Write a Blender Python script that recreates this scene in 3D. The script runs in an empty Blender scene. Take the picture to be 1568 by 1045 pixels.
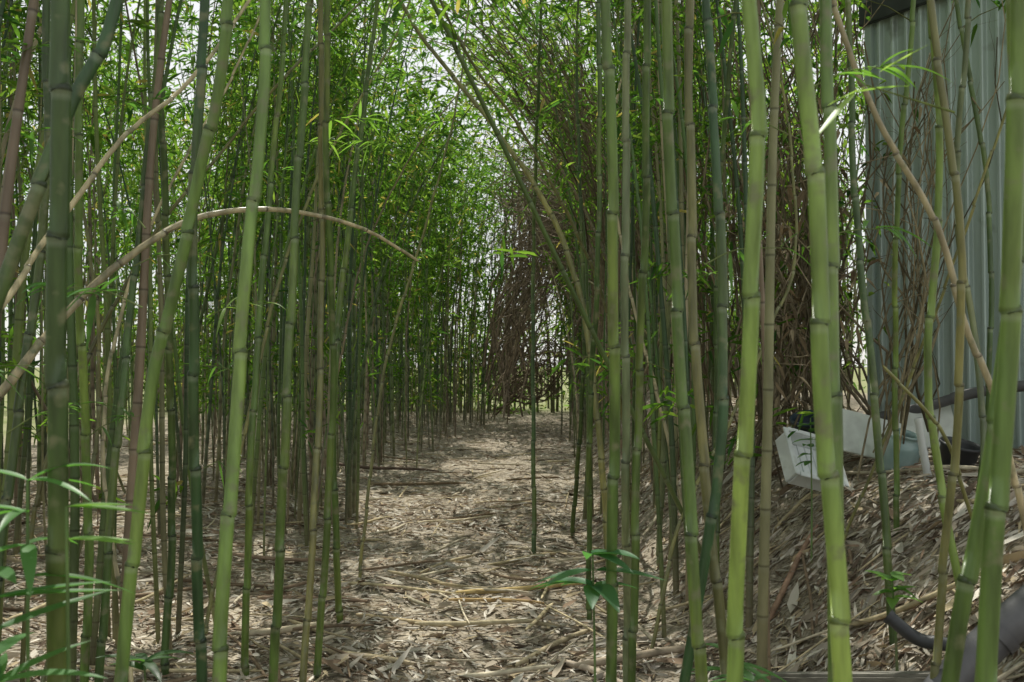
import bpy, math
import numpy as np
from mathutils import Vector
rng = np.random.default_rng(11)
scene = bpy.context.scene
F, CH, HV = 1524.0, 1.5, 560.0
SUN_AZ, SUN_EL = math.radians(-9), math.radians(60)
SUN = np.array([math.sin(SUN_AZ)*math.cos(SUN_EL), math.cos(SUN_AZ)*math.cos(SUN_EL), math.sin(SUN_EL)])

def S(u, v, d):            # survey reading (bearing, elevation, distance) -> metres
    return np.array([(u-784)/F*d, d, CH+(HV-v)/F*d])
def U(a, b, n=None): return rng.uniform(a, b, n)

# ------------------------------------------------------------ terrain
def pathc(y): return np.interp(y, [0, 4.7, 7.9, 12, 18, 25, 40], [-.2, -.26, -.49, -.27, .05, .43, 1.2])
def sm(t):
    t = np.clip(t, 0, 1); return t*t*(3-2*t)
def g(x, y):
    x = np.asarray(x, float); y = np.asarray(y, float)
    c = pathc(y)
    z = .95*sm((x-(c+1.05))/1.6)*(1-.9*sm((y-22)/10))
    z = z + .18*sm((c-1.0-x)/2.5)*(1-sm((y-25)/10))
    near = np.exp(-(np.abs(x)/14)**2-(np.abs(y-10)/22)**2)
    z = z + near*(.02*np.sin(x*2.3+y*1.1)*np.sin(y*1.7-x*.6)+.014*np.sin(x*5.1+2*np.sin(y*3.3))+.01*np.sin(y*7.3+x*3.9))
    return z

# ------------------------------------------------------------ mesh helpers
def mesh_obj(name, V, Q, C=None, mat=None, parent=None, smooth=True):
    V = np.asarray(V, np.float32).reshape(-1, 3); Q = np.asarray(Q, np.int32).reshape(-1, 4)
    me = bpy.data.meshes.new(name)
    me.vertices.add(len(V)); me.vertices.foreach_set('co', V.ravel())
    me.loops.add(Q.size); me.loops.foreach_set('vertex_index', Q.ravel())
    me.polygons.add(len(Q)); me.polygons.foreach_set('loop_start', np.arange(0, Q.size, 4, dtype=np.int32))
    me.polygons.foreach_set('use_smooth', np.full(len(Q), smooth))
    me.update(calc_edges=True)
    if C is not None:
        a = me.color_attributes.new('Col', 'FLOAT_COLOR', 'POINT')
        C = np.asarray(C, np.float32).reshape(-1, 3)
        a.data.foreach_set('color', np.concatenate([C, np.ones((len(C), 1), np.float32)], 1).ravel())
    ob = bpy.data.objects.new(name, me); scene.collection.objects.link(ob)
    if mat: me.materials.append(mat)
    if parent: ob.parent = parent
    return ob
class B:
    def __init__(s): s.V=[]; s.Q=[]; s.C=[]; s.n=0
    def add(s, V, Q, C):
        V=np.asarray(V,float).reshape(-1,3); s.V.append(V); s.Q.append(np.asarray(Q).reshape(-1,4)+s.n)
        C=np.asarray(C,float)
        if C.ndim==1: C=np.tile(C,(len(V),1))
        s.C.append(C.reshape(-1,3)); s.n+=len(V)
    def make(s, name, mat, parent=None, smooth=True):
        return mesh_obj(name, np.concatenate(s.V), np.concatenate(s.Q), np.concatenate(s.C), mat, parent, smooth)
def empty(name):
    e = bpy.data.objects.new(name, None); scene.collection.objects.link(e); return e
def nrm(a): return a/np.maximum(np.linalg.norm(a, axis=-1, keepdims=True), 1e-9)

def tubes(P, R, sides, C):
    P=np.asarray(P,float); M,K,_=P.shape
    T=nrm(np.gradient(P,axis=1)); mt=nrm(T.mean(1))
    ref=np.where(np.abs(mt[:,2:3])>.8, np.array([[1.,0,0]]), np.array([[0,0,1.]]))[:,None,:]
    A=nrm(np.cross(T,np.broadcast_to(ref,T.shape))); Bv=np.cross(T,A)
    a=np.arange(sides)*2*math.pi/sides
    V=P[:,:,None,:]+R[:,:,None,None]*(np.cos(a)[None,None,:,None]*A[:,:,None,:]+np.sin(a)[None,None,:,None]*Bv[:,:,None,:])
    i=np.arange(M)[:,None,None]*K*sides+np.arange(K-1)[None,:,None]*sides
    j=np.arange(sides)[None,None,:]; j2=(j+1)%sides
    Q=np.stack([i+j,i+j2,i+sides+j2,i+sides+j],-1)
    C=np.asarray(C,float)
    if C.ndim==2: C=C[:,None,:]
    Cc=np.broadcast_to(np.broadcast_to(C,(M,K,3))[:,:,None,:],V.shape)
    return V.reshape(-1,3),Q.reshape(-1,4),Cc.reshape(-1,3)

def catmull(pts, seg=10):
    p=np.asarray(pts,float)
    if len(p)<3:
        t=np.linspace(0,1,seg*2)[:,None]; return p[0]*(1-t)+p[-1]*t
    q=np.vstack([2*p[0]-p[1],p,2*p[-1]-p[-2]]); out=[]
    for i in range(1,len(q)-2):
        t=np.linspace(0,1,seg,endpoint=False)[:,None]
        a,b,c,d=q[i-1],q[i],q[i+1],q[i+2]
        out.append(.5*((2*b)+(c-a)*t+(2*a-5*b+4*c-d)*t*t+(3*b-a-3*c+d)*t**3))
    out.append(p[-1:]); return np.vstack(out)

def culm(path, r0, r1, inter, col, sides=14):
    """single bamboo culm: arc-length nodes with collar, groove and powdery ring. returns V,Q,C and nodes"""
    seg=np.r_[0,np.cumsum(np.linalg.norm(np.diff(path,axis=0),axis=1))]; L=seg[-1]
    s=[U(.05,.2)]; 
    while s[-1]<L-.1: s.append(s[-1]+inter*U(.85,1.15))
    s=s[:-1]; st=[0.]; rf=[1.]; cf=[0]
    for n in s:
        for o,r,c in ((-.11,1,0),(-.024,.995,0),(-.013,1.0,1),(-.003,1.03,1),(-.0012,1.10,2),(.001,1.09,2),(.003,1.02,3),(.006,1.07,3),(.010,1.01,0),(.07,.975,0)):
            st.append(n+o); rf.append(r); cf.append(c)
    st.append(L); rf.append(.6); cf.append(0)
    st=np.array(st); o=np.argsort(st,kind='stable'); st=st[o]; rf=np.array(rf)[o]; cf=np.array(cf)[o]
    k=(st>=0)&(st<=L); st,rf,cf=st[k],rf[k],cf[k]
    P=np.stack([np.interp(st,seg,path[:,i]) for i in range(3)],1)
    ph=np.cumsum(cf==3)/2*math.pi
    P[:,0]+=.0025*np.cos(ph)
    t=st/L; R=(r0*(1-t**1.3)+r1*t**1.3)*rf
    C=np.tile(col,(len(st),1))*(1+.14*rng.standard_normal())
    tv=np.sin(st*3+U(0,6))*.5+np.sin(st*7+U(0,6))*.3
    C=C*(1+.20*tv[:,None])+np.array([.05,.025,0])*np.clip(tv,0,1)[:,None]
    C=np.clip(C,.01,.6)
    w=np.array([.42,.46,.36]); C=np.where((cf==1)[:,None],C*.78+w*.22,C); C=np.where((cf==2)[:,None],C*.32,C); C=np.where((cf==3)[:,None],C*.65+.01,C)
    nodes=np.stack([np.interp(s,seg,path[:,i]) for i in range(3)],1)
    return tubes(P[None],R[None],sides,C[None]), nodes

def blades(Bd, O, D, L, W, C, fold=.25, droop=.2):
    """lanceolate leaves, two folded halves"""
    n=len(O); D=nrm(D); r=nrm(np.cross(D,nrm(rng.normal(0,1,(n,3))*.5+np.array([0,0,1.])))); N=np.cross(r,D)
    L=np.broadcast_to(L,(n,))[:,None]; W=np.broadcast_to(W,(n,))[:,None]
    dn=np.array([0,0,-1.])
    f=fold*W
    tip=O+D*L+dn*L*droop
    a=O+D*L*.22+N*f+dn*L*droop*.04; b=O+D*L*.58+N*f*.7+dn*L*droop*.3
    V=np.stack([O,a+r*W*.5,b+r*W*.40,tip,b-r*W*.40,a-r*W*.5],1)
    i=np.arange(n)[:,None]*6
    Q=np.stack([np.concatenate([i,i+1,i+2,i+3],1),np.concatenate([i,i+3,i+4,i+5],1)],1)
    Bd.add(V,Q,np.repeat(np.broadcast_to(C,(n,3)),6,0))

# ------------------------------------------------------------ materials
def newmat(name):
    m=bpy.data.materials.new(name); m.use_nodes=True; nt=m.node_tree; nt.nodes.clear()
    o=nt.nodes.new('ShaderNodeOutputMaterial'); return m,nt,o
def N(nt,t,**k):
    n=nt.nodes.new(t)
    for a,b in k.items():
        if a in n.inputs: n.inputs[a].default_value=b
        else: setattr(n,a,b)
    return n
def mixc(nt,fac,a,b,mode='MIX'):
    m=nt.nodes.new('ShaderNodeMix'); m.data_type='RGBA'; m.blend_type=mode
    for s,v in ((0,fac),(6,a),(7,b)):
        if isinstance(v,bpy.types.NodeSocket): nt.links.new(v,m.inputs[s])
        elif s==0: m.inputs[0].default_value=v
        else: m.inputs[s].default_value=(*v,1)
    return m.outputs[2]
def attr(nt): return N(nt,'ShaderNodeVertexColor',layer_name='Col').outputs[0]
def noise(nt,scale,detail=2,stretch=None):
    tc=N(nt,'ShaderNodeTexCoord'); mp=N(nt,'ShaderNodeMapping')
    if stretch: mp.inputs['Scale'].default_value=stretch
    nt.links.new(tc.outputs['Object'],mp.inputs[0])
    n=N(nt,'ShaderNodeTexNoise'); n.inputs['Scale'].default_value=scale; n.inputs['Detail'].default_value=detail
    nt.links.new(mp.outputs[0],n.inputs['Vector']); return n.outputs[0]
def ramp(nt,s,a,b,ca=(0,0,0),cb=(1,1,1)):
    r=N(nt,'ShaderNodeValToRGB'); e=r.color_ramp.elements; e[0].position=a; e[1].position=b
    e[0].color=(*ca,1); e[1].color=(*cb,1); nt.links.new(s,r.inputs[0]); return r.outputs[0]

def leaf_mat(name,tr=.5,tint=(1.5,1.7,.7),gl=.05):
    m,nt,o=newmat(name); c=attr(nt)
    d=N(nt,'ShaderNodeBsdfDiffuse'); t=N(nt,'ShaderNodeBsdfTranslucent')
    nt.links.new(c,d.inputs[0]); nt.links.new(mixc(nt,1,c,tint,'MULTIPLY'),t.inputs[0])
    a=N(nt,'ShaderNodeMixShader'); a.inputs[0].default_value=tr; nt.links.new(d.outputs[0],a.inputs[1]); nt.links.new(t.outputs[0],a.inputs[2])
    out=a
    if gl>0:
        gg=N(nt,'ShaderNodeBsdfGlossy',Roughness=.4)
        b=N(nt,'ShaderNodeMixShader'); b.inputs[0].default_value=gl; nt.links.new(a.outputs[0],b.inputs[1]); nt.links.new(gg.outputs[0],b.inputs[2]); out=b
    nt.links.new(out.outputs[0],o.inputs[0]); return m
def prin(name,base=None,rough=.5,var=.3,scale=20,stretch=None,bump=.0,spots=None,metal=0,spec=.5):
    m,nt,o=newmat(name); p=N(nt,'ShaderNodeBsdfPrincipled'); p.inputs['Roughness'].default_value=rough; p.inputs['Metallic'].default_value=metal
    p.inputs['Specular IOR Level'].default_value=spec
    n=noise(nt,scale,3,stretch)
    src=attr(nt) if base is None else base
    f=ramp(nt,n,.3,.7,(1-var,)*3,(1+var,)*3)
    c=mixc(nt,1,src,f,'MULTIPLY')
    if spots:
        n2=noise(nt,spots[0],3); c=mixc(nt,ramp(nt,n2,spots[1],spots[1]+.14),c,spots[2])
    nt.links.new(c,p.inputs['Base Color'])
    if bump:
        bp=N(nt,'ShaderNodeBump'); bp.inputs['Strength'].default_value=bump; bp.inputs['Distance'].default_value=.01
        nt.links.new(n,bp.inputs['Height']); nt.links.new(bp.outputs[0],p.inputs['Normal'])
    nt.links.new(p.outputs[0],o.inputs[0]); return m
def diffm(name,var=.3,scale=8,stretch=None):
    m,nt,o=newmat(name); p=N(nt,'ShaderNodeBsdfDiffuse'); n=noise(nt,scale,2,stretch)
    nt.links.new(mixc(nt,1,attr(nt),ramp(nt,n,.3,.7,(1-var,)*3,(1+var,)*3),'MULTIPLY'),p.inputs[0]); nt.links.new(p.outputs[0],o.inputs[0]); return m

M_culm=prin('bamboo_culm_skin',None,.38,.40,11,(3,3,.45),0,(16,.56,(.17,.18,.09)),0,.5)
M_grove=prin('bamboo_grove_skin',None,.42,.3,8,(2,2,.5),0,None,0,.45)
M_twig=diffm('twig_bark',.3,20)
M_leaf=leaf_mat('bamboo_leaf',.5,(1.6,1.8,.7),.05)
M_fol=leaf_mat('foliage_leaf',.55,(2.0,2.1,.8),0)
M_dead=leaf_mat('dead_leaf',.10,(1,.9,.8),0)

# ground
m,nt,o=newmat('leaf_mould_ground'); p=N(nt,'ShaderNodeBsdfDiffuse')
n1=noise(nt,38,5,(1,.5,1)); n2=noise(nt,2.2,3); n3=noise(nt,90,2,(.35,1,1))
c=ramp(nt,n1,.32,.68,(.09,.075,.05),(.40,.35,.27)); c=mixc(nt,ramp(nt,n3,.4,.62),c,(.48,.44,.36)); c=mixc(nt,1,c,ramp(nt,n2,.3,.7,(.62,.59,.57),(1.1,1.08,1.05)),'MULTIPLY')
grass=ramp(nt,noise(nt,.8,4),.3,.7,(.17,.21,.08),(.30,.29,.18))
c=mixc(nt,attr(nt),c,grass)
nt.links.new(c,p.inputs[0]); bp=N(nt,'ShaderNodeBump'); bp.inputs['Strength'].default_value=.6; bp.inputs['Distance'].default_value=.02
nt.links.new(n1,bp.inputs['Height']); nt.links.new(bp.outputs[0],p.inputs['Normal']); nt.links.new(p.outputs[0],o.inputs[0]); M_ground=m

# ------------------------------------------------------------ ground sheet
a=np.linspace(-1,1,281); xs=np.sinh(a*5.2)/np.sinh(5.2)*600
b=np.linspace(-.62,1,321); ys=8+np.sinh(b*5.2)/np.sinh(5.2)*800
X,Y=np.meshgrid(xs,ys); Z=g(X,Y)
i=(np.arange(len(ys)-1)[:,None]*len(xs)+np.arange(len(xs)-1)[None]).ravel()
Q=np.stack([i,i+1,i+1+len(xs),i+len(xs)],1)
mk=np.maximum(np.maximum(sm((-X-8.0)/2),sm((X-6)/2)),sm((Y-30)/5)); mk=np.maximum(mk,sm((-Y-6)/4))
mesh_obj('ground',np.stack([X,Y,Z],-1),Q,np.repeat(mk.ravel()[:,None],3,1),M_ground)

# ------------------------------------------------------------ hero culms
tone={'b':(.19,.285,.062),'m':(.112,.185,.04),'k':(.033,.078,.026),'t':(.42,.36,.22),'o':(.19,.19,.07),'d':(.062,.112,.028),'w':(.22,.17,.11),'g':(.16,.20,.10)}
H=[ # distance, diameter(cm), tone, readings top->bottom
(2.0,4.6,'d',[(112,0),(98,300),(80,700),(72,1045)]),
(2.3,3.6,'k',[(185,-40),(130,140),(72,310),(20,480),(-60,700)]),
(2.7,3.8,'m',[(338,0),(285,260),(226,500),(200,640),(172,1045)]),
(3.0,3.4,'k',[(335,0),(318,300),(308,700),(303,1045)]),
(2.5,3.7,'m',[(386,0),(376,250),(362,500),(349,1045)]),
(4.1,3.8,'m',[(462,0),(458,300),(455,650),(432,1045)]),
(4.4,3.2,'o',[(482,60),(478,400),(478,700),(474,1045)]),
(4.6,3.6,'m',[(512,0),(503,250),(500,600),(478,1045)]),
(5.9,4.0,'m',[(562,0),(538,300),(524,600),(528,930)]),
(8.0,3.8,'d',[(826,60),(818,400),(817,840)]),
(5.6,3.2,'d',[(912,100),(912,400),(905,640),(907,930)]),
(8.4,4.0,'d',[(885,300),(890,550),(880,815)]),
(2.9,3.5,'m',[(922,0),(935,300),(942,700),(940,1045)]),
(3.9,3.4,'g',[(955,0),(950,400),(958,800),(965,1045)]),
(3.7,3.3,'m',[(985,0),(990,300),(985,600),(975,1045)]),
(2.7,3.6,'m',[(1026,0),(1040,300),(1055,560),(1080,1045)]),
(3.3,3.4,'o',[(1068,0),(1063,300),(1060,560),(1075,800),(1095,1045)]),
(3.2,3.4,'k',[(1088,0),(1094,300),(1092,600),(1068,820),(1030,1045)]),
(2.1,3.6,'b',[(1128,0),(1146,220),(1137,470),(1122,1045)]),
(1.85,3.9,'b',[(1234,-20),(1262,220),(1285,660),(1312,1045)]),
(2.4,3.7,'m',[(1283,0),(1272,400),(1262,700),(1254,1045)]),
(2.2,3.8,'m',[(1530,-20),(1528,200),(1515,450),(1480,700),(1430,1045)]),
(1.9,4.4,'m',[(1566,0),(1572,400),(1560,700),(1542,1045)]),
(3.6,3.2,'b',[(1430,0),(1462,250),(1452,560),(1470,760),(1500,960)]),
(3.0,2.6,'o',[(1396,0),(1424,220),(1446,430),(1448,700),(1440,900)]),
(4.4,3.2,'g',[(1500,0),(1500,300),(1530,600),(1500,900)]),
(4.2,3.4,'d',[(1330,0),(1322,300),(1325,600),(1330,850)]),
(4.6,2.8,'m',[(1378,0),(1372,300),(1392,600),(1400,900)]),
(4.9,2.6,'d',[(1480,0),(1488,300),(1478,600),(1470,860)]),
(3.4,3.4,'d',[(30,0),(38,300),(22,700),(12,1045)]),
(3.8,3.6,'m',[(150,60),(132,400),(118,800),(104,1045)]),
(4.6,3.8,'d',[(262,0),(250,400),(240,800),(236,1000)]),
(5.0,3.6,'m',[(420,0),(412,400),(405,700),(398,860)]),
(4.2,3.5,'d',[(215,0),(205,300),(200,700),(188,1020)]),
(6.5,3.8,'g',[(1010,0),(1015,300),(1022,600),(1020,820)]),
(5.4,3.2,'d',[(1118,0),(1108,300),(1112,600),(1104,880)]),
]
hero_nodes=[]
for d,dia,tn,rd in H:
    pts=[S(u,v,d) for u,v in rd][::-1]
    for k in range(len(pts)): pts[k][1]+=.05*d*math.sin(pts[k][2]*1.1+d*7)
    p0,p1=pts[0],pts[1]; s=(p0-p1)/max(p1[2]-p0[2],.05); s=np.clip(s,-.35,.35)
    gz=float(g(p0[0],p0[1]));
    if p0[2]>gz-.02:
        h=p0[2]-gz+.03; q=p0+s*h*.7; q[2]=float(g(q[0],q[1]))-.03; pts.insert(0,q)
    a_,b_=pts[-2],pts[-1]; s=(b_-a_)/max(b_[2]-a_[2],.05)
    top=U(5.8,7.2); h=top-b_[2]
    for f in (.35,.7,1.0):
        q=b_+s*h*f*.6; q[2]=b_[2]+h*f; q[:2]+=U(-.08,.08,2)*f; pts.append(q)
    (V,Qd,C),nd=culm(catmull(pts),dia/200,.006,U(.30,.40)*(.8+.2*dia/4),tone[tn])
    mesh_obj('bamboo_culm',V,Qd,C,M_culm); hero_nodes.append(nd)

ARC=[ # bent / dead culms: start dist, end dist, r start, r end, tone
(3.2,4.4,.022,.006,'t',[(-150,760),(0,606),(100,480),(220,375),(320,328),(440,322),(560,352),(640,400)]),
(3.0,4.2,.0135,.006,'t',[(-150,650),(0,470),(70,365),(190,205),(280,130),(360,25),(420,-70)]),
(4.5,5.5,.011,.005,'o',[(60,760),(130,560),(240,350),(330,240),(420,130),(530,20),(640,-90)]),
(6.2,6.2,.022,.011,'o',[(935,1000),(928,800),(912,620),(890,460),(840,320),(750,185),(650,60),(590,-40)]),
(7.5,6.5,.014,.009,'o',[(960,700),(930,480),(880,350),(800,200),(720,90),(660,-30)]),
(3.2,2.9,.012,.008,'t',[(1585,900),(1530,640),(1480,500),(1430,330),(1345,180),(1280,0),(1240,-120)]),
(3.9,3.6,.009,.006,'o',[(1570,1000),(1490,800),(1440,660),(1350,560)]),
(5.0,4.0,.008,.005,'o',[(1300,800),(1400,560),(1470,380),(1560,120),(1590,0)]),
(5.0,5.6,.010,.006,'o',[(1000,980),(1040,800),(1120,640),(1180,500),(1220,380),(1200,120),(1150,-60)]),
(5.5,6.5,.012,.006,'o',[(330,900),(380,640),(430,420),(500,240),(600,60),(640,-40)]),
(4.2,5.2,.010,.005,'t',[(200,980),(160,700),(180,500),(250,300),(350,120),(420,-40)]),
(7.0,8.0,.012,.006,'o',[(560,800),(590,560),(650,350),(700,150),(720,-30)]),
(4.0,5.0,.010,.005,'o',[(80,1000),(140,760),(150,500),(110,250),(60,40),(40,-50)]),
(6.0,7.0,.012,.006,'t',[(1060,850),(1010,620),(960,420),(940,200),(990,-40)]),
(9.0,10,.014,.006,'w',[(1000,740),(970,520),(900,330),(800,170),(690,40)]),
(11,13,.018,.007,'w',[(960,690),(940,480),(880,340),(800,250),(740,220)]),
(13,15,.020,.008,'w',[(950,670),(930,450),(880,330),(820,270),(760,290)]),
(8.0,9.0,.013,.006,'w',[(1080,740),(1050,520),(980,330),(900,200),(830,60)]),
(7.0,8.0,.012,.006,'w',[(1150,760),(1120,520),(1060,330),(1010,160),(930,20)]),
(9,10,.012,.006,'w',[(480,800),(520,560),(560,380),(640,220),(720,120)]),
(10,12,.014,.006,'t',[(1090,700),(1030,560),(960,480),(900,430),(860,440)]),
(16,18,.020,.008,'w',[(930,660),(915,480),(880,380),(830,330),(770,350)]),
(17,19,.020,.008,'w',[(925,655),(905,430),(850,300),(790,260),(730,300)]),
]
for d0,d1,r0,r1,tn,rd in ARC:
    n=len(rd); pts=[S(u,v,d0+(d1-d0)*k/(n-1)) for k,(u,v) in enumerate(rd)]
    gz=float(g(pts[0][0],pts[0][1]))
    if pts[0][2]>gz: q=pts[0].copy(); dd=pts[0]-pts[1]; q=q+dd*.3; q[2]=float(g(q[0],q[1]))-.03; pts.insert(0,q)
    (V,Qd,C),nd=culm(catmull(pts),r0,r1,.22,tone[tn],12)
    mesh_obj('bent_bamboo_culm',V,Qd,C,M_culm)

# ------------------------------------------------------------ clearings carved along the sun rays to let light onto chosen spots (ground ellipses)
SP=[(-1.0,10.3,.62,1.35),(-.25,14.9,.62,1.3),(.2,18.6,.8,1.3),(.9,10.5,.42,.55),(.45,12.9,.28,.4),(-2.1,5.8,.6,.5),(-2.55,5.1,.4,.4),
    (1.35,3.6,.34,.30),(1.66,3.8,.25,.25),(-1.05,7.5,.17,.2),(3.0,15,.7,.9),(-3.4,8.5,.45,.5),(-4.5,12,.6,1.2),(2.2,9.5,.35,.5),(-2.0,8.0,.2,.3)]
for k in range(11):
    y=4.2+11*rng.random(); SP.append((float(pathc(y))+U(-2.2,2.2),y,U(.09,.18),U(.12,.25)))
SPOTS=[(np.array([x,y,float(g(x,y))]),rx,ry) for x,y,rx,ry in SP]
for u,v,d,r in [(1320,150,2.1,.28),(1136,260,2.1,.10),(555,205,5.5,.4),(650,185,8,.4),(1480,520,3,.12),(290,260,2.7,.10),(120,470,3.4,.22),(1262,330,1.9,.07),(1045,500,2.7,.09),(360,560,2.5,.07),(60,760,2.0,.14),(1500,700,2.1,.10),(160,160,4,.25),(1140,700,2.1,.10),(1300,850,1.9,.10),(930,300,2.9,.1),(1340,700,5.8,.3)]:
    SPOTS.append((S(u,v,d),r,r*1.3))
def gaps_mask(P,extra=0,scale=1,minr=0):
    keep=np.ones(len(P),bool)
    for k_,(c,rx,ry) in enumerate(SPOTS):
        if rx<minr: continue
        q=P-c; al=q[:,2]/SUN[2]; px=q[:,0]-al*SUN[0]; py=q[:,1]-al*SUN[1]
        ex=rx*scale+extra; ey=ry*scale+extra
        th=np.arctan2(py/ey,px/ex); w_=1+.22*np.sin(th*3+k_*5)+.18*np.sin(th*5+k_*3)
        keep&=~(((px/ex)**2+(py/ey)**2<w_**2)&(al>.25))
    return keep

# ------------------------------------------------------------ bamboo grove
def allowed(x,y):
    c=pathc(y); w=np.where(y<8,1.2,np.where(y<20,1.05,.95))
    ok=np.abs(x-c)>w+.15*np.sin(y*3.1)
    u=784+F*x/np.maximum(y,.1)
    ok&=~((y<2.9)&(y>-.5)&(u>-50)&(u<1620))
    ok&=~((y<4.4)&(u>420)&(u<1000))
    ok&=~((y<7.6)&(x>1.6)&(x<7))              # shed and junk corner
    ok&=~((y<6.5)&(y>0)&(u>1190)&(u<1750))
    ok&=~((x>2.3)&(y>4.5)&(y<10.5)&(x>2.3+.25*(y-7)))
    ok&=(x*x+y*y)>1.4
    return ok
def scatter(n,x0,x1,y0,y1):
    x=U(x0,x1,n); y=U(y0,y1,n); k=allowed(x,y); return np.stack([x[k],y[k]],1)
pts=np.vstack([scatter(780,-8.0,2,1.2,28),scatter(190,.5,4.5,8,28),scatter(50,.8,2.0,3.2,10),scatter(30,-8,8,-6,1),scatter(300,-3.5,4.0,17,30),scatter(330,-4.6,-1.3,3.8,15)])
Mn=len(pts); NN=23
inter=np.clip(rng.normal(.33,.045,Mn),.22,.45)
gaps=inter[:,None]*np.clip(np.linspace(.45,1.25,NN)[None],0,1)*U(.92,1.08,(Mn,NN))
zn=np.cumsum(gaps,1); Ht=zn[:,-1]
lean=rng.normal(0,.03,(Mn,2)); lw=rng.random(Mn)<.13; lean[lw]=rng.normal(0,.18,(lw.sum(),2))
bend=rng.normal(0,.5,(Mn,2)); 
side=np.sign(pts[:,0]-pathc(pts[:,1])); close=np.exp(-np.abs(pts[:,0]-pathc(pts[:,1]))/2.0)
bend[:,0]-=side*close*.8
gz=g(pts[:,0],pts[:,1])-.03
pal=np.array([(.10,.165,.04),(.07,.13,.033),(.035,.075,.026),(.17,.23,.06),(.20,.20,.10),(.34,.29,.19),(.18,.135,.09)])
ci=rng.choice(7,Mn,p=[.22,.22,.18,.09,.10,.09,.10]); bc=pal[ci]*U(.75,1.25,(Mn,1))
r0=np.clip(rng.normal(.0148,.0045,Mn),.006,.024)
def cpos(idx,z):
    t=z/Ht[idx,None]
    xy=pts[idx,None,:]+lean[idx,None,:]*z[...,None]+bend[idx,None,:]*(t**2.6)[...,None]
    wob=.006*np.sin(z*3+idx[:,None]*1.7)
    return np.concatenate([xy+wob[...,None],(gz[idx,None]+z)[...,None]],-1)
kc=gaps_mask(cpos(np.arange(Mn),zn).reshape(-1,3),0,.85,.38).reshape(Mn,NN).all(1)   # culms crossing the larger carved clearings dropped to let sun through
sel=np.where(kc)[0]
grove=empty('bamboo_grove'); GB=B()
dist=np.hypot(pts[:,0],pts[:,1])
for near in (True,False):
    idx=sel[(dist[sel]<10)==near]
    if near: offs=[(-.03,1,0),(-.007,1.02,1),(0,1.12,2),(.008,1.07,0),(.04,.99,0)]; sides=8
    else: offs=[(-.035,1,1),(0,1.12,2),(.035,1,0)]; sides=5
    z=np.concatenate([zn[idx][:,:,None]+np.array([o[0] for o in offs])[None,None]],-1).reshape(len(idx),-1)
    z=np.concatenate([np.zeros((len(idx),1)),z],1)
    rf=np.r_[1,np.tile([o[1] for o in offs],NN)]; cf=np.r_[0,np.tile([o[2] for o in offs],NN)]
    P=cpos(idx,z); R=r0[idx,None]*(1-.8*(z/Ht[idx,None])**1.2)*rf; R=np.maximum(R,.0025)
    C=np.repeat(bc[idx][:,None],z.shape[1],1)
    C=np.where((cf==1)[None,:,None],C*.8+np.array([.30,.33,.26])*.25,C); C=np.where((cf==2)[None,:,None],C*.4,C)
    low=np.exp(-z/.45)[...,None]; C=C*(1-.6*low)+np.array([.28,.21,.135])*.6*low
    GB.add(*tubes(P,R,sides,C))
GB.make('culms',M_grove,grove)

# branches + leaves
TB=B(); LB=B()
O=[]
NP=cpos(sel,zn[sel]); zs_=zn[sel]
pz=sm((zs_+gz[sel][:,None]-1.9)/2.6)*.86+(.10+.07*(pts[sel][:,0]<-2.2))[:,None]*(zs_>.7)
for rep in range(2):
    k=rng.random(zs_.shape)<pz*(.85 if rep==0 else .35)
    k&=~((ci[sel]>=5)[:,None]&(rng.random(zs_.shape)<.8))
    O.append(NP[k])
for nd in hero_nodes:
    k=rng.random(len(nd))<sm((nd[:,2]-2.3)/1.5)*.8; O.append(nd[k])
O=np.vstack(O)
nb=len(O); az=U(0,2*math.pi,nb); el=U(.35,1.05,nb); Lb=U(.25,.75,nb)
D=np.stack([np.cos(az)*np.cos(el),np.sin(az)*np.cos(el),np.sin(el)],1)
t=np.linspace(0,1,5)
TP=O[:,None]+D[:,None]*(t[None,:,None]*Lb[:,None,None]); TP[:,:,2]-=(t**2)[None]*Lb[:,None]*.35
kt=gaps_mask(TP[:,2])&gaps_mask(TP[:,4]); TPk=TP[kt]
TB.add(*tubes(TPk,np.broadcast_to(np.array([.003,.0025,.002,.0015,.001])[None]*1.2,(len(TPk),5)),3,np.tile((.12,.13,.055),(len(TPk),1))*U(.6,1.3,(len(TPk),1))))
nl=9
tt=U(.25,1.02,(nb,nl)); seg=np.clip((tt*4).astype(int),0,3); fr=tt*4-seg
ar=np.arange(nb)[:,None]; LO=TP[ar,seg]*(1-fr[...,None])+TP[ar,seg+1]*fr[...,None]
LO=LO+rng.normal(0,.04,LO.shape)
LD=nrm(D[:,None]*.5+rng.normal(0,.6,LO.shape)+np.array([0,0,-.25]))
LO=LO.reshape(-1,3); LD=LD.reshape(-1,3)
k=gaps_mask(LO+LD*.08,.07); LO,LD=LO[k],LD[k]; n=len(LO)
lp=np.array([(.075,.15,.035),(.06,.125,.032),(.10,.175,.042),(.16,.24,.07),(.045,.11,.04)])
lc=lp[rng.choice(5,n,p=[.30,.22,.24,.10,.14])]*U(.7,1.3,(n,1)); dd=rng.random(n)<.04; lc[dd]=(.3,.25,.13)
far=np.clip(np.hypot(LO[:,0],LO[:,1])/10,1,2.0)
blades(LB,LO,LD,U(.10,.18,n)*(.6+.4*far),U(.016,.025,n)*far,lc)
TB.make('branches',M_twig,grove); LB.make('leaves',M_fol,grove)

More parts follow.
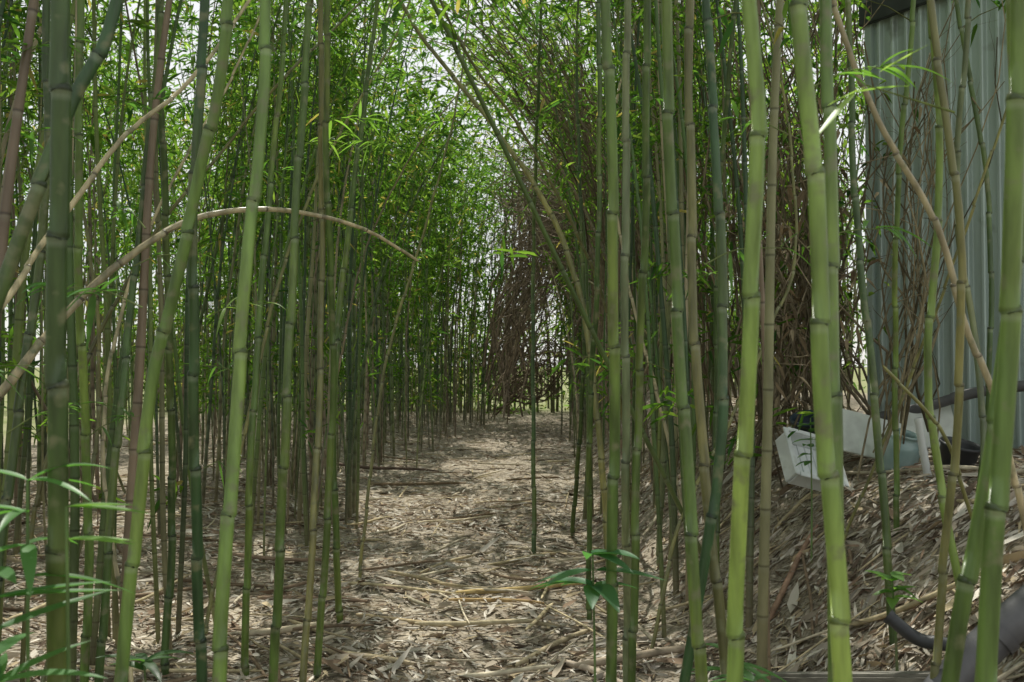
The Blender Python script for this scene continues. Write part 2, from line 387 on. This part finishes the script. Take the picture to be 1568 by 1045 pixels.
# upper canopy: crown leaf clumps, partly out of view, added to deepen the shade
CB=B(); nc=760
cc=np.stack([U(-7,5,nc),U(2,33,nc),U(5.4,8.4,nc)],1); cc=cc[(cc[:,2]>1.5+.40*np.hypot(cc[:,0],cc[:,1])+.2)|(rng.random(nc)<.5)]
O=np.repeat(cc,60,0)+rng.normal(0,1,(len(cc)*60,3))*np.array([.45,.45,.3])
n2=80; c3=np.stack([U(-4,5,n2),U(20,31,n2),U(4.6,12,n2)],1); O=np.vstack([O,np.repeat(c3,80,0)+rng.normal(0,1,(n2*80,3))*.6])
D=nrm(rng.normal(0,1,O.shape)*np.array([1,1,.3])+np.array([0,0,-.2]))
k=gaps_mask(O+D*.12,.10); O,D=O[k],D[k]; n=len(O)
blades(CB,O,D,U(.18,.28,n),U(.05,.075,n),lp[rng.choice(5,n)]*U(.8,1.2,(n,1)))
CB.make('crown_shade_leaves',M_fol,grove)

# ------------------------------------------------------------ background thicket
th_=empty('background_thicket'); TL=B(); TS=B(); nc=220
cc=np.stack([U(-17,14,nc),U(30.5,37,nc),2.2+11*rng.random(nc)**1.3],1)
c2=np.stack([U(-12,9,190),U(30.5,34,190),U(.0,3.4,190)],1); c2=c2[(np.abs(c2[:,0]-.9)>.6)|(c2[:,2]>2.2)]; cc=np.vstack([cc,c2]); nc=len(cc)
nk=140; O=np.repeat(cc,nk,0)+rng.normal(0,1,(nc*nk,3))*np.repeat(U(.4,.95,(nc,1)),nk,0); n=len(O)
cl=np.array([(.09,.165,.04),(.12,.195,.05),(.07,.135,.04),(.16,.165,.085)])
lc=np.repeat(cl[rng.choice(4,nc)]*U(.8,1.2,(nc,1)),nk,0)*U(.75,1.25,(n,1))
blades(TL,O,nrm(rng.normal(0,1,(n,3))+np.array([0,0,-.3])),U(.16,.30,n),U(.05,.08,n),lc)
TL.make('foliage',M_fol,th_)
ns=170; x=U(-16,12,ns); y=U(30.5,36,ns); h=U(5,12,ns); t=np.linspace(0,1,6)
P=np.stack([x[:,None]+rng.normal(0,1.,(ns,1))*t**2,y[:,None]+0*t,h[:,None]*t],-1)
TS.add(*tubes(P,(.045*(1-.8*t))[None].repeat(ns,0),6,np.tile((.15,.14,.085),(ns,1)))); TS.make('stems',M_twig,th_)

# ------------------------------------------------------------ brushwood strands
def strands(Bd,n,a,b,c,d,r,col,K=10,wob=.05,subs=0,sl=.5,sdir=None):
    dd=U(d[0],d[1],n)
    def pt(q): 
        u=U(q[0],q[1],n); v=U(q[2],q[3],n); return np.stack([(u-784)/F*dd,dd,CH+(HV-v)/F*dd],1)
    p0,p1,p2=pt(a),pt(b),pt(c); p2[:,1]+=U(-.8,.8,n); p1[:,1]+=U(-.5,.5,n)
    t=np.linspace(0,1,K)[None,:,None]
    P=p0[:,None]*(1-t)**2+2*p1[:,None]*t*(1-t)+p2[:,None]*t**2
    ph=U(0,6,(n,1,3)); P=P+wob*np.sin(t*U(5,12,(n,1,3))+ph)
    R=np.array(r[0]*(1-t[0,:,0])+r[1]*t[0,:,0])[None]*U(.6,1.4,(n,1))
    cc=np.array(col)*U(.5,1.6,(n,1)); Bd.add(*tubes(P,R,4,cc))
    if subs:
        i=np.repeat(np.arange(n),subs); j=rng.integers(K//4,K-1,n*subs); o=P[i,j]; T=nrm(P[i,j+1]-P[i,j])
        D=nrm(T+rng.normal(0,.5,T.shape)+(0 if sdir is None else np.array(sdir)))
        L=U(.4,1,len(i))*sl; tq=np.linspace(0,1,5)
        Q_=o[:,None]+D[:,None]*(tq[None,:,None]*L[:,None,None])+rng.normal(0,.02,(len(i),5,3))*tq[None,:,None]
        Bd.add(*tubes(Q_,np.array([.6,.5,.4,.3,.2])[None]*R[i,j][:,None],3,cc[i]))
        return Q_.reshape(-1,3)
    return P.reshape(-1,3)
SB=B(); SL=B()
ends=strands(SB,85,(890,1080,440,660),(900,1040,80,300),(600,880,-160,160),(10,17),(.014,.004),(.16,.13,.09),wob=.08,subs=9,sl=1.1,sdir=(-.4,0,.2))
ends2=strands(SB,44,(1000,1130,500,700),(1030,1120,150,350),(880,1060,-160,120),(7.5,12),(.012,.004),(.18,.145,.10),wob=.08,subs=9,sl=.8,sdir=(-.3,0,.3))
e=np.vstack([ends,ends2]); e=e[rng.random(len(e))<.6]; e=e[gaps_mask(e,.05)]; n=len(e)
blades(SL,e,nrm(rng.normal(0,1,(n,3))+np.array([0,0,-.4])),U(.08,.15,n),U(.018,.03,n),lp[rng.choice(5,n)]*U(.7,1.3,(n,1)))
sh=empty('overhanging_shrub'); SB.make('branches',M_twig,sh); SL.make('leaves',M_fol,sh)
PB=B(); bcol=(.22,.18,.135)
strands(PB,85,(742,800,540,634),(750,850,340,500),(780,960,150,400),(18,27),(.017,.005),bcol,wob=.22,subs=7,sl=1.4,sdir=(.5,0,.5))
strands(PB,100,(880,970,480,650),(880,960,210,400),(740,860,200,450),(16,25),(.018,.005),bcol,wob=.2,subs=7,sl=1.1,sdir=(-.5,0,0))
strands(PB,34,(750,850,590,632),(780,850,520,600),(840,910,480,600),(20,27),(.018,.007),(.16,.13,.09),wob=.3,subs=5,sl=.8)
strands(PB,60,(760,880,280,450),(790,890,240,380),(800,930,300,440),(17,23),(.011,.004),bcol,wob=.3,subs=5,sl=.9)
PB.make('brush_pile',M_twig)
VB=B(); VL=B()
v1=strands(VB,80,(1110,1340,600,800),(1120,1330,250,500),(1050,1350,-150,200),(6.4,8.6),(.010,.004),(.18,.15,.105),wob=.14,subs=6,sl=.5)
v2=strands(VB,36,(1130,1290,560,720),(1130,1280,400,500),(1120,1300,150,400),(6.0,8.2),(.006,.003),(.20,.165,.115),wob=.18,subs=5,sl=.35)
strands(VB,24,(1330,1420,600,740),(1330,1450,300,500),(1330,1500,0,200),(5.2,6.6),(.007,.003),(.18,.155,.10),wob=.09,subs=5,sl=.4)
v=np.vstack([v1[rng.random(len(v1))<.16],v2[rng.random(len(v2))<.5]]); n=len(v)
blades(VL,v,nrm(rng.normal(0,.6,(n,3))+np.array([0,0,-1.])),U(.07,.14,n),U(.02,.035,n),np.array([(.25,.19,.12),(.17,.13,.085),(.34,.28,.19)])[rng.choice(3,n)]*U(.7,1.2,(n,1)))
v=v1[rng.random(len(v1))<.5]; n=len(v)
VG=B(); blades(VG,v,nrm(rng.normal(0,1,(n,3))+np.array([0,0,-.4])),U(.06,.12,n),U(.02,.04,n),lp[rng.choice(5,n)]*U(.7,1.2,(n,1)))
vt=empty('vine_tangle'); VB.make('stems',M_twig,vt); VL.make('dead_leaves',M_dead,vt); VG.make('leaves',M_fol,vt)

# ------------------------------------------------------------ leaf litter
LT=B()
def litter(n,y0,y1,pw,L,W,spread=1.0):
    y=y0+(y1-y0)*rng.random(n)**pw; x=U(-.62,.62,n)*y*spread; x=np.clip(x,-8,4.5+0*x)
    z=g(x,y); e_=.05; gx=(g(x+e_,y)-z)/e_; gy=(g(x,y+e_)-z)/e_
    a=U(0,2*math.pi,n); D=np.stack([np.cos(a),np.sin(a),np.cos(a)*gx+np.sin(a)*gy+rng.normal(0,.14,n)],1)
    O=np.stack([x,y,z+U(.004,.03,n)],1)
    pl=np.array([(.49,.45,.38),(.38,.33,.26),(.64,.60,.52),(.26,.19,.135),(.46,.38,.25),(.13,.10,.075)])
    c=pl[rng.choice(6,n,p=[.26,.22,.18,.14,.12,.08])]*U(.7,1.2,(n,1))
    blades(LT,O,D,U(*L,n),U(*W,n),c,fold=.15,droop=.0)
litter(46000,2.4,11,1.5,(.05,.13),(.009,.018))
litter(18000,9,28,1.2,(.08,.17),(.014,.026),.5)
litter(2100,3,12,1.3,(.14,.28),(.025,.05))
LT.make('leaf_litter',M_dead)
FS=B()
def stick(x,y,a,L,r,c,lift=.0):
    t=np.linspace(-.5,.5,9); px=x+np.cos(a)*t*L; py=y+np.sin(a)*t*L+.03*L*np.sin(t*5+a)
    pz=g(px,py); pz=np.linspace(pz[0],pz[-1],9)*.5+pz*.5+r+.012+lift*(t+.5)
    FS.add(*tubes(np.stack([px,py,pz],1)[None],(r*np.array([.5,1,1,1.02,.97,.93,.9,.85,.4]))[None],7,np.array(c)[None]*U(.75,1.2)))
for k in range(480):
    y=3+U(0,1)**1.4*16; x=U(-.55,.6)*y; x=min(max(x,-6),3.5)
    stick(x,y,U(0,6.3),U(.15,1.0),U(.004,.013),[(.46,.39,.25),(.22,.165,.115),(.54,.48,.36)][rng.integers(3)],U(0,0.06))
for u,v,a,L,r,c in [(800,905,.25,.9,.018,(.50,.38,.18)),(760,925,-.1,.6,.013,(.42,.3,.15)),(560,1010,-.5,.6,.016,(.5,.42,.28)),(480,925,-.1,.7,.016,(.3,.22,.16)),(440,968,.2,.5,.02,(.55,.48,.35)),(640,925,-1.0,.35,.013,(.5,.45,.33)),(590,725,0,1.5,.022,(.15,.11,.09)),(640,745,.1,1.2,.02,(.2,.15,.1)),(850,990,.9,.7,.015,(.45,.38,.25)),(420,860,.1,.9,.016,(.3,.22,.16)),(820,735,.2,.8,.015,(.22,.16,.1)),(1000,1020,.1,.8,.02,(.42,.35,.26)),(1210,1000,.9,.7,.015,(.3,.2,.14)),(1130,960,.4,.6,.012,(.5,.45,.38)),(900,1030,2.2,.5,.018,(.5,.42,.33)),(700,800,.4,.8,.014,(.5,.43,.3)),(840,850,-.3,.7,.013,(.5,.43,.3)),(680,880,.7,.5,.012,(.5,.45,.33)),(730,960,.15,.7,.016,(.52,.45,.3)),(620,960,-.3,.6,.014,(.45,.36,.22)),(800,860,.5,.6,.014,(.5,.42,.26))]:
    d=1.5*F/(v-HV); stick((u-784)/F*d,d,a,L,r,c)
FS.make('fallen_sticks',M_twig)

# ------------------------------------------------------------ foreground leafy plants
def bigleaf(Bd,base,D,L,W,col,droop=.35):
    D=nrm(np.array(D,float)); r=nrm(np.cross(D,np.array([0,0,1.]))); K=10; t=np.linspace(0,1,K)
    w=W*.5*np.sin(np.pi*np.clip(t,0,1)**.62)**.8; w[0]=.001; w[-1]=.0005
    ctr=base+D[None]*(t*L)[:,None]; ctr[:,2]-=droop*L*t**2
    Vv=np.stack([ctr-r*w[:,None]+np.array([0,0,1])*(w*.3)[:,None],ctr,ctr+r*w[:,None]+np.array([0,0,1])*(w*.3)[:,None]],1)
    i=np.arange(K-1)*3; Qd=np.concatenate([np.stack([i,i+1,i+4,i+3],1),np.stack([i+1,i+2,i+5,i+4],1)])
    Bd.add(Vv,Qd,np.array(col)*U(.8,1.2))
def plant(name,top,base,n,L,W,col,spread=None,elr=(-.1,.5),levels=1,droop=(.15,.4)):
    e=empty(name); sb=B(); lb=B()
    pth=catmull([base,base*.5+top*.5+np.array([.01,.02,0]),top]); 
    sb.add(*tubes(pth[None],np.linspace(.006,.003,len(pth))[None],6,np.array([(.10,.17,.05)])))
    for k in range(n):
        a=2*math.pi*k/n+U(-.4,.4) if spread is None else U(*spread); el=U(*elr)
        bb=pth[-1-int(rng.integers(0,max(1,levels)))]
        bigleaf(lb,bb,(math.cos(a)*math.cos(el),math.sin(a)*math.cos(el),math.sin(el)),L*U(.7,1.15),W*U(.8,1.2),col,U(*droop))
    sb.make('stem',M_culm,e); lb.make('leaves',M_leaf,e)
def onG(u,d,dx=0): x=(u-784)/F*d+dx; return np.array([x,d,float(g(x,d))-.02])
plant('bamboo_sapling',S(907,848,3.0),onG(905,3.0),13,.20,.055,(.08,.20,.09),elr=(-.15,.25),levels=3,droop=(.1,.4))
plant('bamboo_sapling',S(45,735,2.0),onG(20,2.0),11,.19,.03,(.10,.24,.07),levels=4)
plant('bamboo_sapling',S(-10,870,1.9),onG(-30,1.9),10,.24,.034,(.10,.23,.08),levels=5,elr=(-.2,.3),droop=(0,.3))
plant('bamboo_sapling',S(-5,965,1.9),onG(-30,1.9),9,.24,.036,(.10,.23,.08),levels=3,elr=(-.2,.3),droop=(0,.3))
plant('bamboo_sapling',S(105,775,1.9),onG(90,1.95),5,.16,.030,(.18,.33,.08),levels=2,spread=(-.5,.3),elr=(-.1,.1),droop=(0,.1))
plant('bamboo_sapling',S(225,1010,3.2),onG(230,3.2),8,.17,.04,(.06,.13,.05),levels=2)
plant('bamboo_sapling',S(1120,1000,3.3),onG(1110,3.3),9,.2,.035,(.09,.20,.07),levels=3)
plant('bamboo_sapling',S(1150,1040,3.0),onG(1150,3.0),7,.2,.03,(.09,.20,.07),levels=3)
plant('seedling',S(1362,880,3.7),onG(1370,3.7),14,.10,.045,(.15,.29,.08),levels=8,elr=(-.1,.5))
plant('seedling',S(1240,640,5.2),onG(1240,5.2),12,.10,.05,(.07,.16,.05),levels=8)
spr=empty('bamboo_side_sprays'); a1=B(); a2=B()
for u,v,d,n,L,W,az,c in [(400,465,4.0,10,.10,.013,0,(.2,.31,.09)),(560,215,5.5,16,.13,.018,3.1,(.2,.34,.09)),(545,180,5.5,14,.13,.018,0,(.2,.34,.09)),(650,180,8,18,.15,.02,3,(.17,.3,.07)),(500,215,5.0,12,.11,.015,0,(.2,.31,.09)),
 (690,250,9,16,.15,.022,0,(.17,.3,.07)),(150,450,2.9,8,.12,.02,0,(.09,.2,.06)),(90,440,2.7,6,.12,.022,3,(.09,.22,.07)),(240,150,4,12,.12,.018,0,(.09,.2,.06)),(70,60,3,10,.13,.018,1,(.09,.2,.05)),(1370,100,2.6,10,.12,.018,0,(.15,.28,.08)),
 (1110,180,3.4,5,.12,.018,3.1,(.13,.26,.07)),(1350,350,3,6,.1,.016,0,(.11,.24,.06)),(1180,380,3,5,.1,.014,.3,(.11,.24,.06)),(620,30,4.6,14,.13,.02,0,(.1,.22,.07)),(480,40,4.6,8,.12,.018,0,(.1,.21,.06)),(590,110,6,14,.12,.018,3,(.11,.22,.06)),
 (820,30,6,16,.12,.018,0,(.11,.22,.06)),(1000,150,5,10,.12,.018,0,(.1,.21,.06)),(290,390,4,8,.1,.015,0,(.11,.22,.06)),(200,640,4,8,.1,.015,1,(.11,.22,.06)),(420,260,5,9,.11,.015,0,(.11,.24,.06)),(660,390,10,12,.13,.02,0,(.12,.24,.06)),
 (60,200,3.5,10,.12,.016,0,(.09,.2,.05)),(180,320,3.6,10,.12,.016,2,(.09,.2,.05)),(120,620,3.2,9,.12,.016,1,(.1,.2,.06)),(300,560,4.5,9,.11,.015,3,(.1,.2,.06)),(380,700,5,8,.11,.015,0,(.1,.2,.06)),(40,560,3.2,9,.12,.016,0,(.1,.2,.06)),(1080,420,4.5,9,.11,.015,3,(.12,.22,.06))]:
    o=S(u,v,d); D=np.array([math.cos(az),U(-.4,.4),.25]); st=o-nrm(D)*.22
    pth=catmull([st,o*.5+st*.5+np.array([0,0,.02]),o+nrm(D)*.05-np.array([0,0,.01])]); a1.add(*tubes(pth[None],np.linspace(.0028,.001,len(pth))[None],5,np.array([(.16,.2,.08)])))
    for k in range(n):
        bb=pth[rng.integers(len(pth)//3,len(pth))]; bigleaf(a2,bb,nrm(D)+rng.normal(0,.6,3),L*U(.7,1.3),W*U(.8,1.2),c,U(.2,.6))
pth=catmull([S(1465,170,2.3),S(1400,150,2.2),S(1330,128,2.1)]); a1.add(*tubes(pth[None],np.linspace(.003,.0015,len(pth))[None],5,np.array([(.16,.2,.07)])))
bigleaf(a2,S(1312,140,2.1),S(1225,240,2.0)-S(1312,140,2.1),.185,.024,(.36,.50,.2),.0)
bigleaf(a2,S(1270,160,2.1),S(1320,135,2.1)-S(1270,160,2.1),.09,.02,(.36,.50,.2),.0)
bigleaf(a2,S(1310,140,2.1),S(1425,118,2.2)-S(1310,140,2.1),.17,.018,(.30,.46,.15),.05)
bigleaf(a2,S(1350,108,2.1),S(1425,66,2.1)-S(1350,108,2.1),.12,.020,(.34,.46,.19),.0)
a1.make('twigs',M_twig,spr); a2.make('leaves',M_leaf,spr)

# ------------------------------------------------------------ shed
M_shed=prin('corrugated_painted_metal',(.42,.51,.485),.34,.2,3,(2.5,2.5,.2),0,(5,.60,(.28,.33,.30)),.15)
M_dark=prin('dark_trim',(.03,.035,.035),.5,.3,8)
M_roof=prin('roof_metal',(.16,.18,.18),.5,.2,4)
shed=empty('corrugated_metal_shed')
A=np.array([2.62,7.2]); Bp=np.array([4.05,4.75]); ax=(Bp-A)/np.linalg.norm(Bp-A); out=np.array([-ax[1],ax[0]]); out=out if out[0]>0 else -out
LW=np.linalg.norm(Bp-A)
def corr(name,p,q,z0,z1):
    p=np.array(p,float);q=np.array(q,float); L=np.linalg.norm(q-p); dr=(q-p)/L; nn=np.array([dr[1],-dr[0]])
    ss=[];pp=[]
    for k in np.arange(0,L-.02,.115):
        for o_,h_ in ((0,0),(.058,0),(.064,.004),(.072,.028),(.078,.034),(.094,.034),(.100,.028),(.108,.004)):
            ss.append(k+o_); pp.append(h_)
    s=np.array(ss); k_=s<L; s=s[k_]; prof=np.array(pp)[k_]
    xy=p+dr*s[:,None]+nn*prof[:,None]; zs=np.linspace(z0,z1,6)
    V=np.concatenate([np.repeat(xy[None],6,0),np.broadcast_to(zs[:,None,None],(6,len(s),1))],-1)
    n=len(s); i=(np.arange(5)[:,None]*n+np.arange(n-1)).ravel(); return mesh_obj(name,V,np.stack([i,i+1,i+n+1,i+n],1),None,M_shed,shed,False)
def boxm(name,c,hs,mat,parent=None,rot=(0,0,0),bev=.006):
    import bmesh
    bm=bmesh.new(); bmesh.ops.create_cube(bm,size=2)
    for v in bm.verts: v.co=Vector((v.co.x*hs[0],v.co.y*hs[1],v.co.z*hs[2]))
    bmesh.ops.bevel(bm,geom=bm.edges[:],offset=bev,segments=2,affect='EDGES')
    me=bpy.data.meshes.new(name); bm.to_mesh(me); bm.free(); me.materials.append(mat)
    ob=bpy.data.objects.new(name,me); scene.collection.objects.link(ob); ob.location=Vector([float(q) for q in c]); ob.rotation_euler=rot
    if parent: ob.parent=parent
    return ob
D4=2.4; C3=Bp+out*D4; D3=A+out*D4
zb,zt=.92,4.05
corr('front_wall',A,Bp,zb,zt); corr('end_wall',D3,A,zb,zt); corr('rear_wall',C3,D3,zb,zt); corr('near_wall',Bp,C3,zb,zt)
ang=math.atan2(ax[1],ax[0]); mid=(A+Bp)/2
boxm('corner_trim',(A[0]-.01,A[1],(zb+zt)/2),(.03,.03,(zt-zb)/2),M_shed,shed,(0,0,ang),.004)
ctr=(A+Bp+C3+D3)/4
boxm('roof',(ctr[0],ctr[1],zt+.12),(LW/2+.05,D4/2+.05,.05),M_roof,shed,(0,0,ang))
fc=mid-out*.06; boxm('fascia',(fc[0],fc[1],zt-.0),(LW/2+.05,.02,.08),M_dark,shed,(0,0,ang))
boxm('plinth',(ctr[0],ctr[1],.7),(LW/2-.03,D4/2-.03,.24),prin('concrete',(.3,.3,.28),.9,.2,6,None,0),shed,(0,0,ang))
M_pipe=prin('black_plastic_pipe',(.04,.042,.045),.45,.3,12)
M_grey=prin('grey_pipe',(.11,.11,.115),.5,.25,10)
def pipe(name,ptsl,r,mat,sides=16):
    p=catmull(ptsl,8); n=len(p); R=np.full(n,r)
    V,Qd,C=tubes(p[None],R[None],sides,np.zeros((1,3))); b=B(); b.add(V,Qd,C)
    R2=np.full(n,r*.86); V2,Q2,C2=tubes(p[None],R2[None],sides,np.zeros((1,3))); b.add(V2,Q2[:, ::-1],C2)
    for e in (0,n-1):
        j=np.arange(sides); a=e*sides; o2=len(V)
        b.Q.append(np.stack([a+j,a+(j+1)%sides,o2+a+(j+1)%sides,o2+a+j],1))
    for e in (0,n//2,n-2):
        q=np.stack([p[e],p[e]*.5+p[e+1]*.5,p[e+1]]); b.add(*tubes(q[None],np.full((1,3),r*1.12),sides,np.zeros((1,3))))
    return b.make(name,mat)
pipe('drain_pipe',[S(1345,640,6.3),S(1420,622,6.1),S(1500,600,5.9),S(1620,585,5.6)],.032,M_grey)
pipe('drain_pipe',[S(1390,1110,3.05),S(1470,1020,3.05),S(1568,930,3.05),S(1680,845,3.05)],.058,M_grey,20)
pipe('hose',[S(1355,940,3.6),S(1400,975,3.55),S(1450,985,3.5),S(1520,1000,3.5)],.024,M_pipe)
pipe('drain_pipe',[S(1405,640,5.2),S(1412,690,5.2),S(1420,735,5.2)],.020,prin('white_pipe',(.6,.63,.61),.4,.15,9))
M_wood=prin('weathered_timber',(.20,.19,.16),.85,.35,10,(1,8,8),.3)
a_=np.array([.95,4.45,.10]); b_=np.array([1.50,3.35,.44]); dv=Vector(b_-a_)
t=boxm('timber_edging',(a_+b_)/2,(dv.length/2,.05,.035),M_wood,None,(0,0,0),.012); t.rotation_euler=dv.to_track_quat('X','Z').to_euler()

# ------------------------------------------------------------ discarded items on the bank
def lathe(name,prof,loc,mat,rot=(0,0,0),seg=32,parent=None):
    pr=np.array(prof,float); a=np.arange(seg)*2*math.pi/seg
    V=np.stack([pr[:,0][:,None]*np.cos(a),pr[:,0][:,None]*np.sin(a),np.repeat(pr[:,1][:,None],seg,1)],-1)
    i=np.arange(len(pr)-1)[:,None]*seg; j=np.arange(seg)[None]; j2=(j+1)%seg
    ob=mesh_obj(name,V,np.stack([i+j,i+j2,i+seg+j2,i+seg+j],-1),None,mat,parent); ob.location=Vector([float(q) for q in loc]); ob.rotation_euler=rot; return ob
M_white=prin('aged_white_plastic',(.66,.70,.69),.45,.15,7,None,0,(6,.60,(.42,.44,.38)))
cr=empty('plastic_crate'); cp=S(1240,706,5.5); cr.location=Vector([float(q) for q in cp]); cr.rotation_euler=(math.radians(52),math.radians(14),math.radians(20)); cr.scale=(1.15,1.1,1.1)
boxm('base',(0,0,-.05),(.135,.12,.006),M_white,cr,bev=.003)
for sx in (-1,1): boxm('side',(sx*.135,0,-.008),(.006,.126,.048),M_white,cr,bev=.003)
for sy in (-1,1): boxm('end',(0,sy*.126,-.0085),(.128,.006,.047),M_white,cr,bev=.003)
for k in range(6): boxm('rib',(-.11+k*.044,0,-.041),(.003,.118,.004),M_white,cr,bev=.001)
for sx in (-1,1): boxm('rim',(sx*.142,0,.042),(.014,.14,.005),M_white,cr,bev=.002)
for sy in (-1,1): boxm('rim',(0,sy*.134,.0425),(.127,.012,.005),M_white,cr,bev=.002)
m,nt,o=newmat('pale_teal_glass'); p=N(nt,'ShaderNodeBsdfPrincipled'); nn=noise(nt,8); nt.links.new(ramp(nt,nn,.3,.7,(.30,.44,.42),(.46,.58,.55)),p.inputs['Base Color']); p.inputs['Roughness'].default_value=.12; p.inputs['Transmission Weight'].default_value=.3; nt.links.new(p.outputs[0],o.inputs[0])
gl=S(1368,722,5.75); 
lathe('glass_jar',[(0,0),(.085,0),(.1,.012),(.105,.04),(.105,.16),(.095,.19),(.07,.205),(.07,.225),(.076,.227),(.076,.24),(.066,.24),(.066,.205),(.09,.185),(.098,.16),(.098,.04),(.08,.01),(0,.008)],(gl[0],gl[1],gl[2]),m,(.3,.2,0))
M_board=prin('pale_board',(.62,.66,.61),.7,.2,8,None,0,(5,.60,(.36,.37,.3)))
sl=S(1345,672,5.95); boxm('fibreboard_sheet',sl,(.24,.008,.14),M_board,None,(math.radians(-28),math.radians(14),math.radians(8)),.003)
sl=S(1415,652,6.1); boxm('fibreboard_sheet',sl,(.17,.008,.14),M_board,None,(math.radians(-20),math.radians(-9),math.radians(-14)),.003)
bk=S(1240,668,6.3); lathe('plant_pot',[(0,0),(.07,0),(.095,.17),(.108,.17),(.108,.2),(.098,.2),(.09,.17),(.066,.01),(0,.01)],bk-np.array([0,0,.06]),prin('blue_black_plastic',(.03,.05,.07),.4,.2,9),(.3,-.2,0))
bk=S(1455,735,5.6); lathe('bucket',[(0,0),(.08,0),(.105,.2),(.115,.205),(.115,.22),(.105,.22),(.10,.2),(.078,.012),(0,.012)],bk,M_pipe,(.25,.15,0))

# ------------------------------------------------------------ light
w=bpy.data.worlds.new('World'); scene.world=w; w.use_nodes=True; nt=w.node_tree; bg=nt.nodes['Background']
sk=nt.nodes.new('ShaderNodeTexSky'); sk.sky_type='NISHITA'; sk.sun_disc=False; sk.sun_elevation=SUN_EL; sk.sun_rotation=SUN_AZ; sk.dust_density=1.0; sk.air_density=1.0; sk.ozone_density=1.0
cn=nt.nodes.new('ShaderNodeTexNoise'); cn.inputs['Scale'].default_value=1.6; cn.inputs['Detail'].default_value=4
tc=nt.nodes.new('ShaderNodeTexCoord'); nt.links.new(tc.outputs['Generated'],cn.inputs['Vector'])
cf=ramp(nt,cn.outputs[0],.25,.55,(.4,.4,.4),(.85,.85,.85))
cl=mixc(nt,cf,sk.outputs[0],(9.6,9.6,9.4))
nt.links.new(cl,bg.inputs[0]); bg.inputs[1].default_value=.11
sd=bpy.data.lights.new('sun','SUN'); sd.energy=5; sd.angle=math.radians(.45); sd.color=(1,.96,.88)
so=bpy.data.objects.new('sun',sd); scene.collection.objects.link(so); so.rotation_euler=Vector(SUN).to_track_quat('Z','Y').to_euler(); so.location=(-10,15,25)

cd=bpy.data.cameras.new('camera'); co=bpy.data.objects.new('camera',cd); scene.collection.objects.link(co); scene.camera=co
cd.lens=35; cd.sensor_width=36; cd.clip_end=3000; cd.clip_start=.05
co.location=(0,0,CH); co.rotation_euler=(math.radians(90)+math.atan(37.5/F),0,0)
cd.dof.use_dof=True; cd.dof.focus_distance=6.0; cd.dof.aperture_fstop=5.6
scene.view_settings.view_transform='Standard'; scene.view_settings.look='None'; scene.view_settings.exposure=0
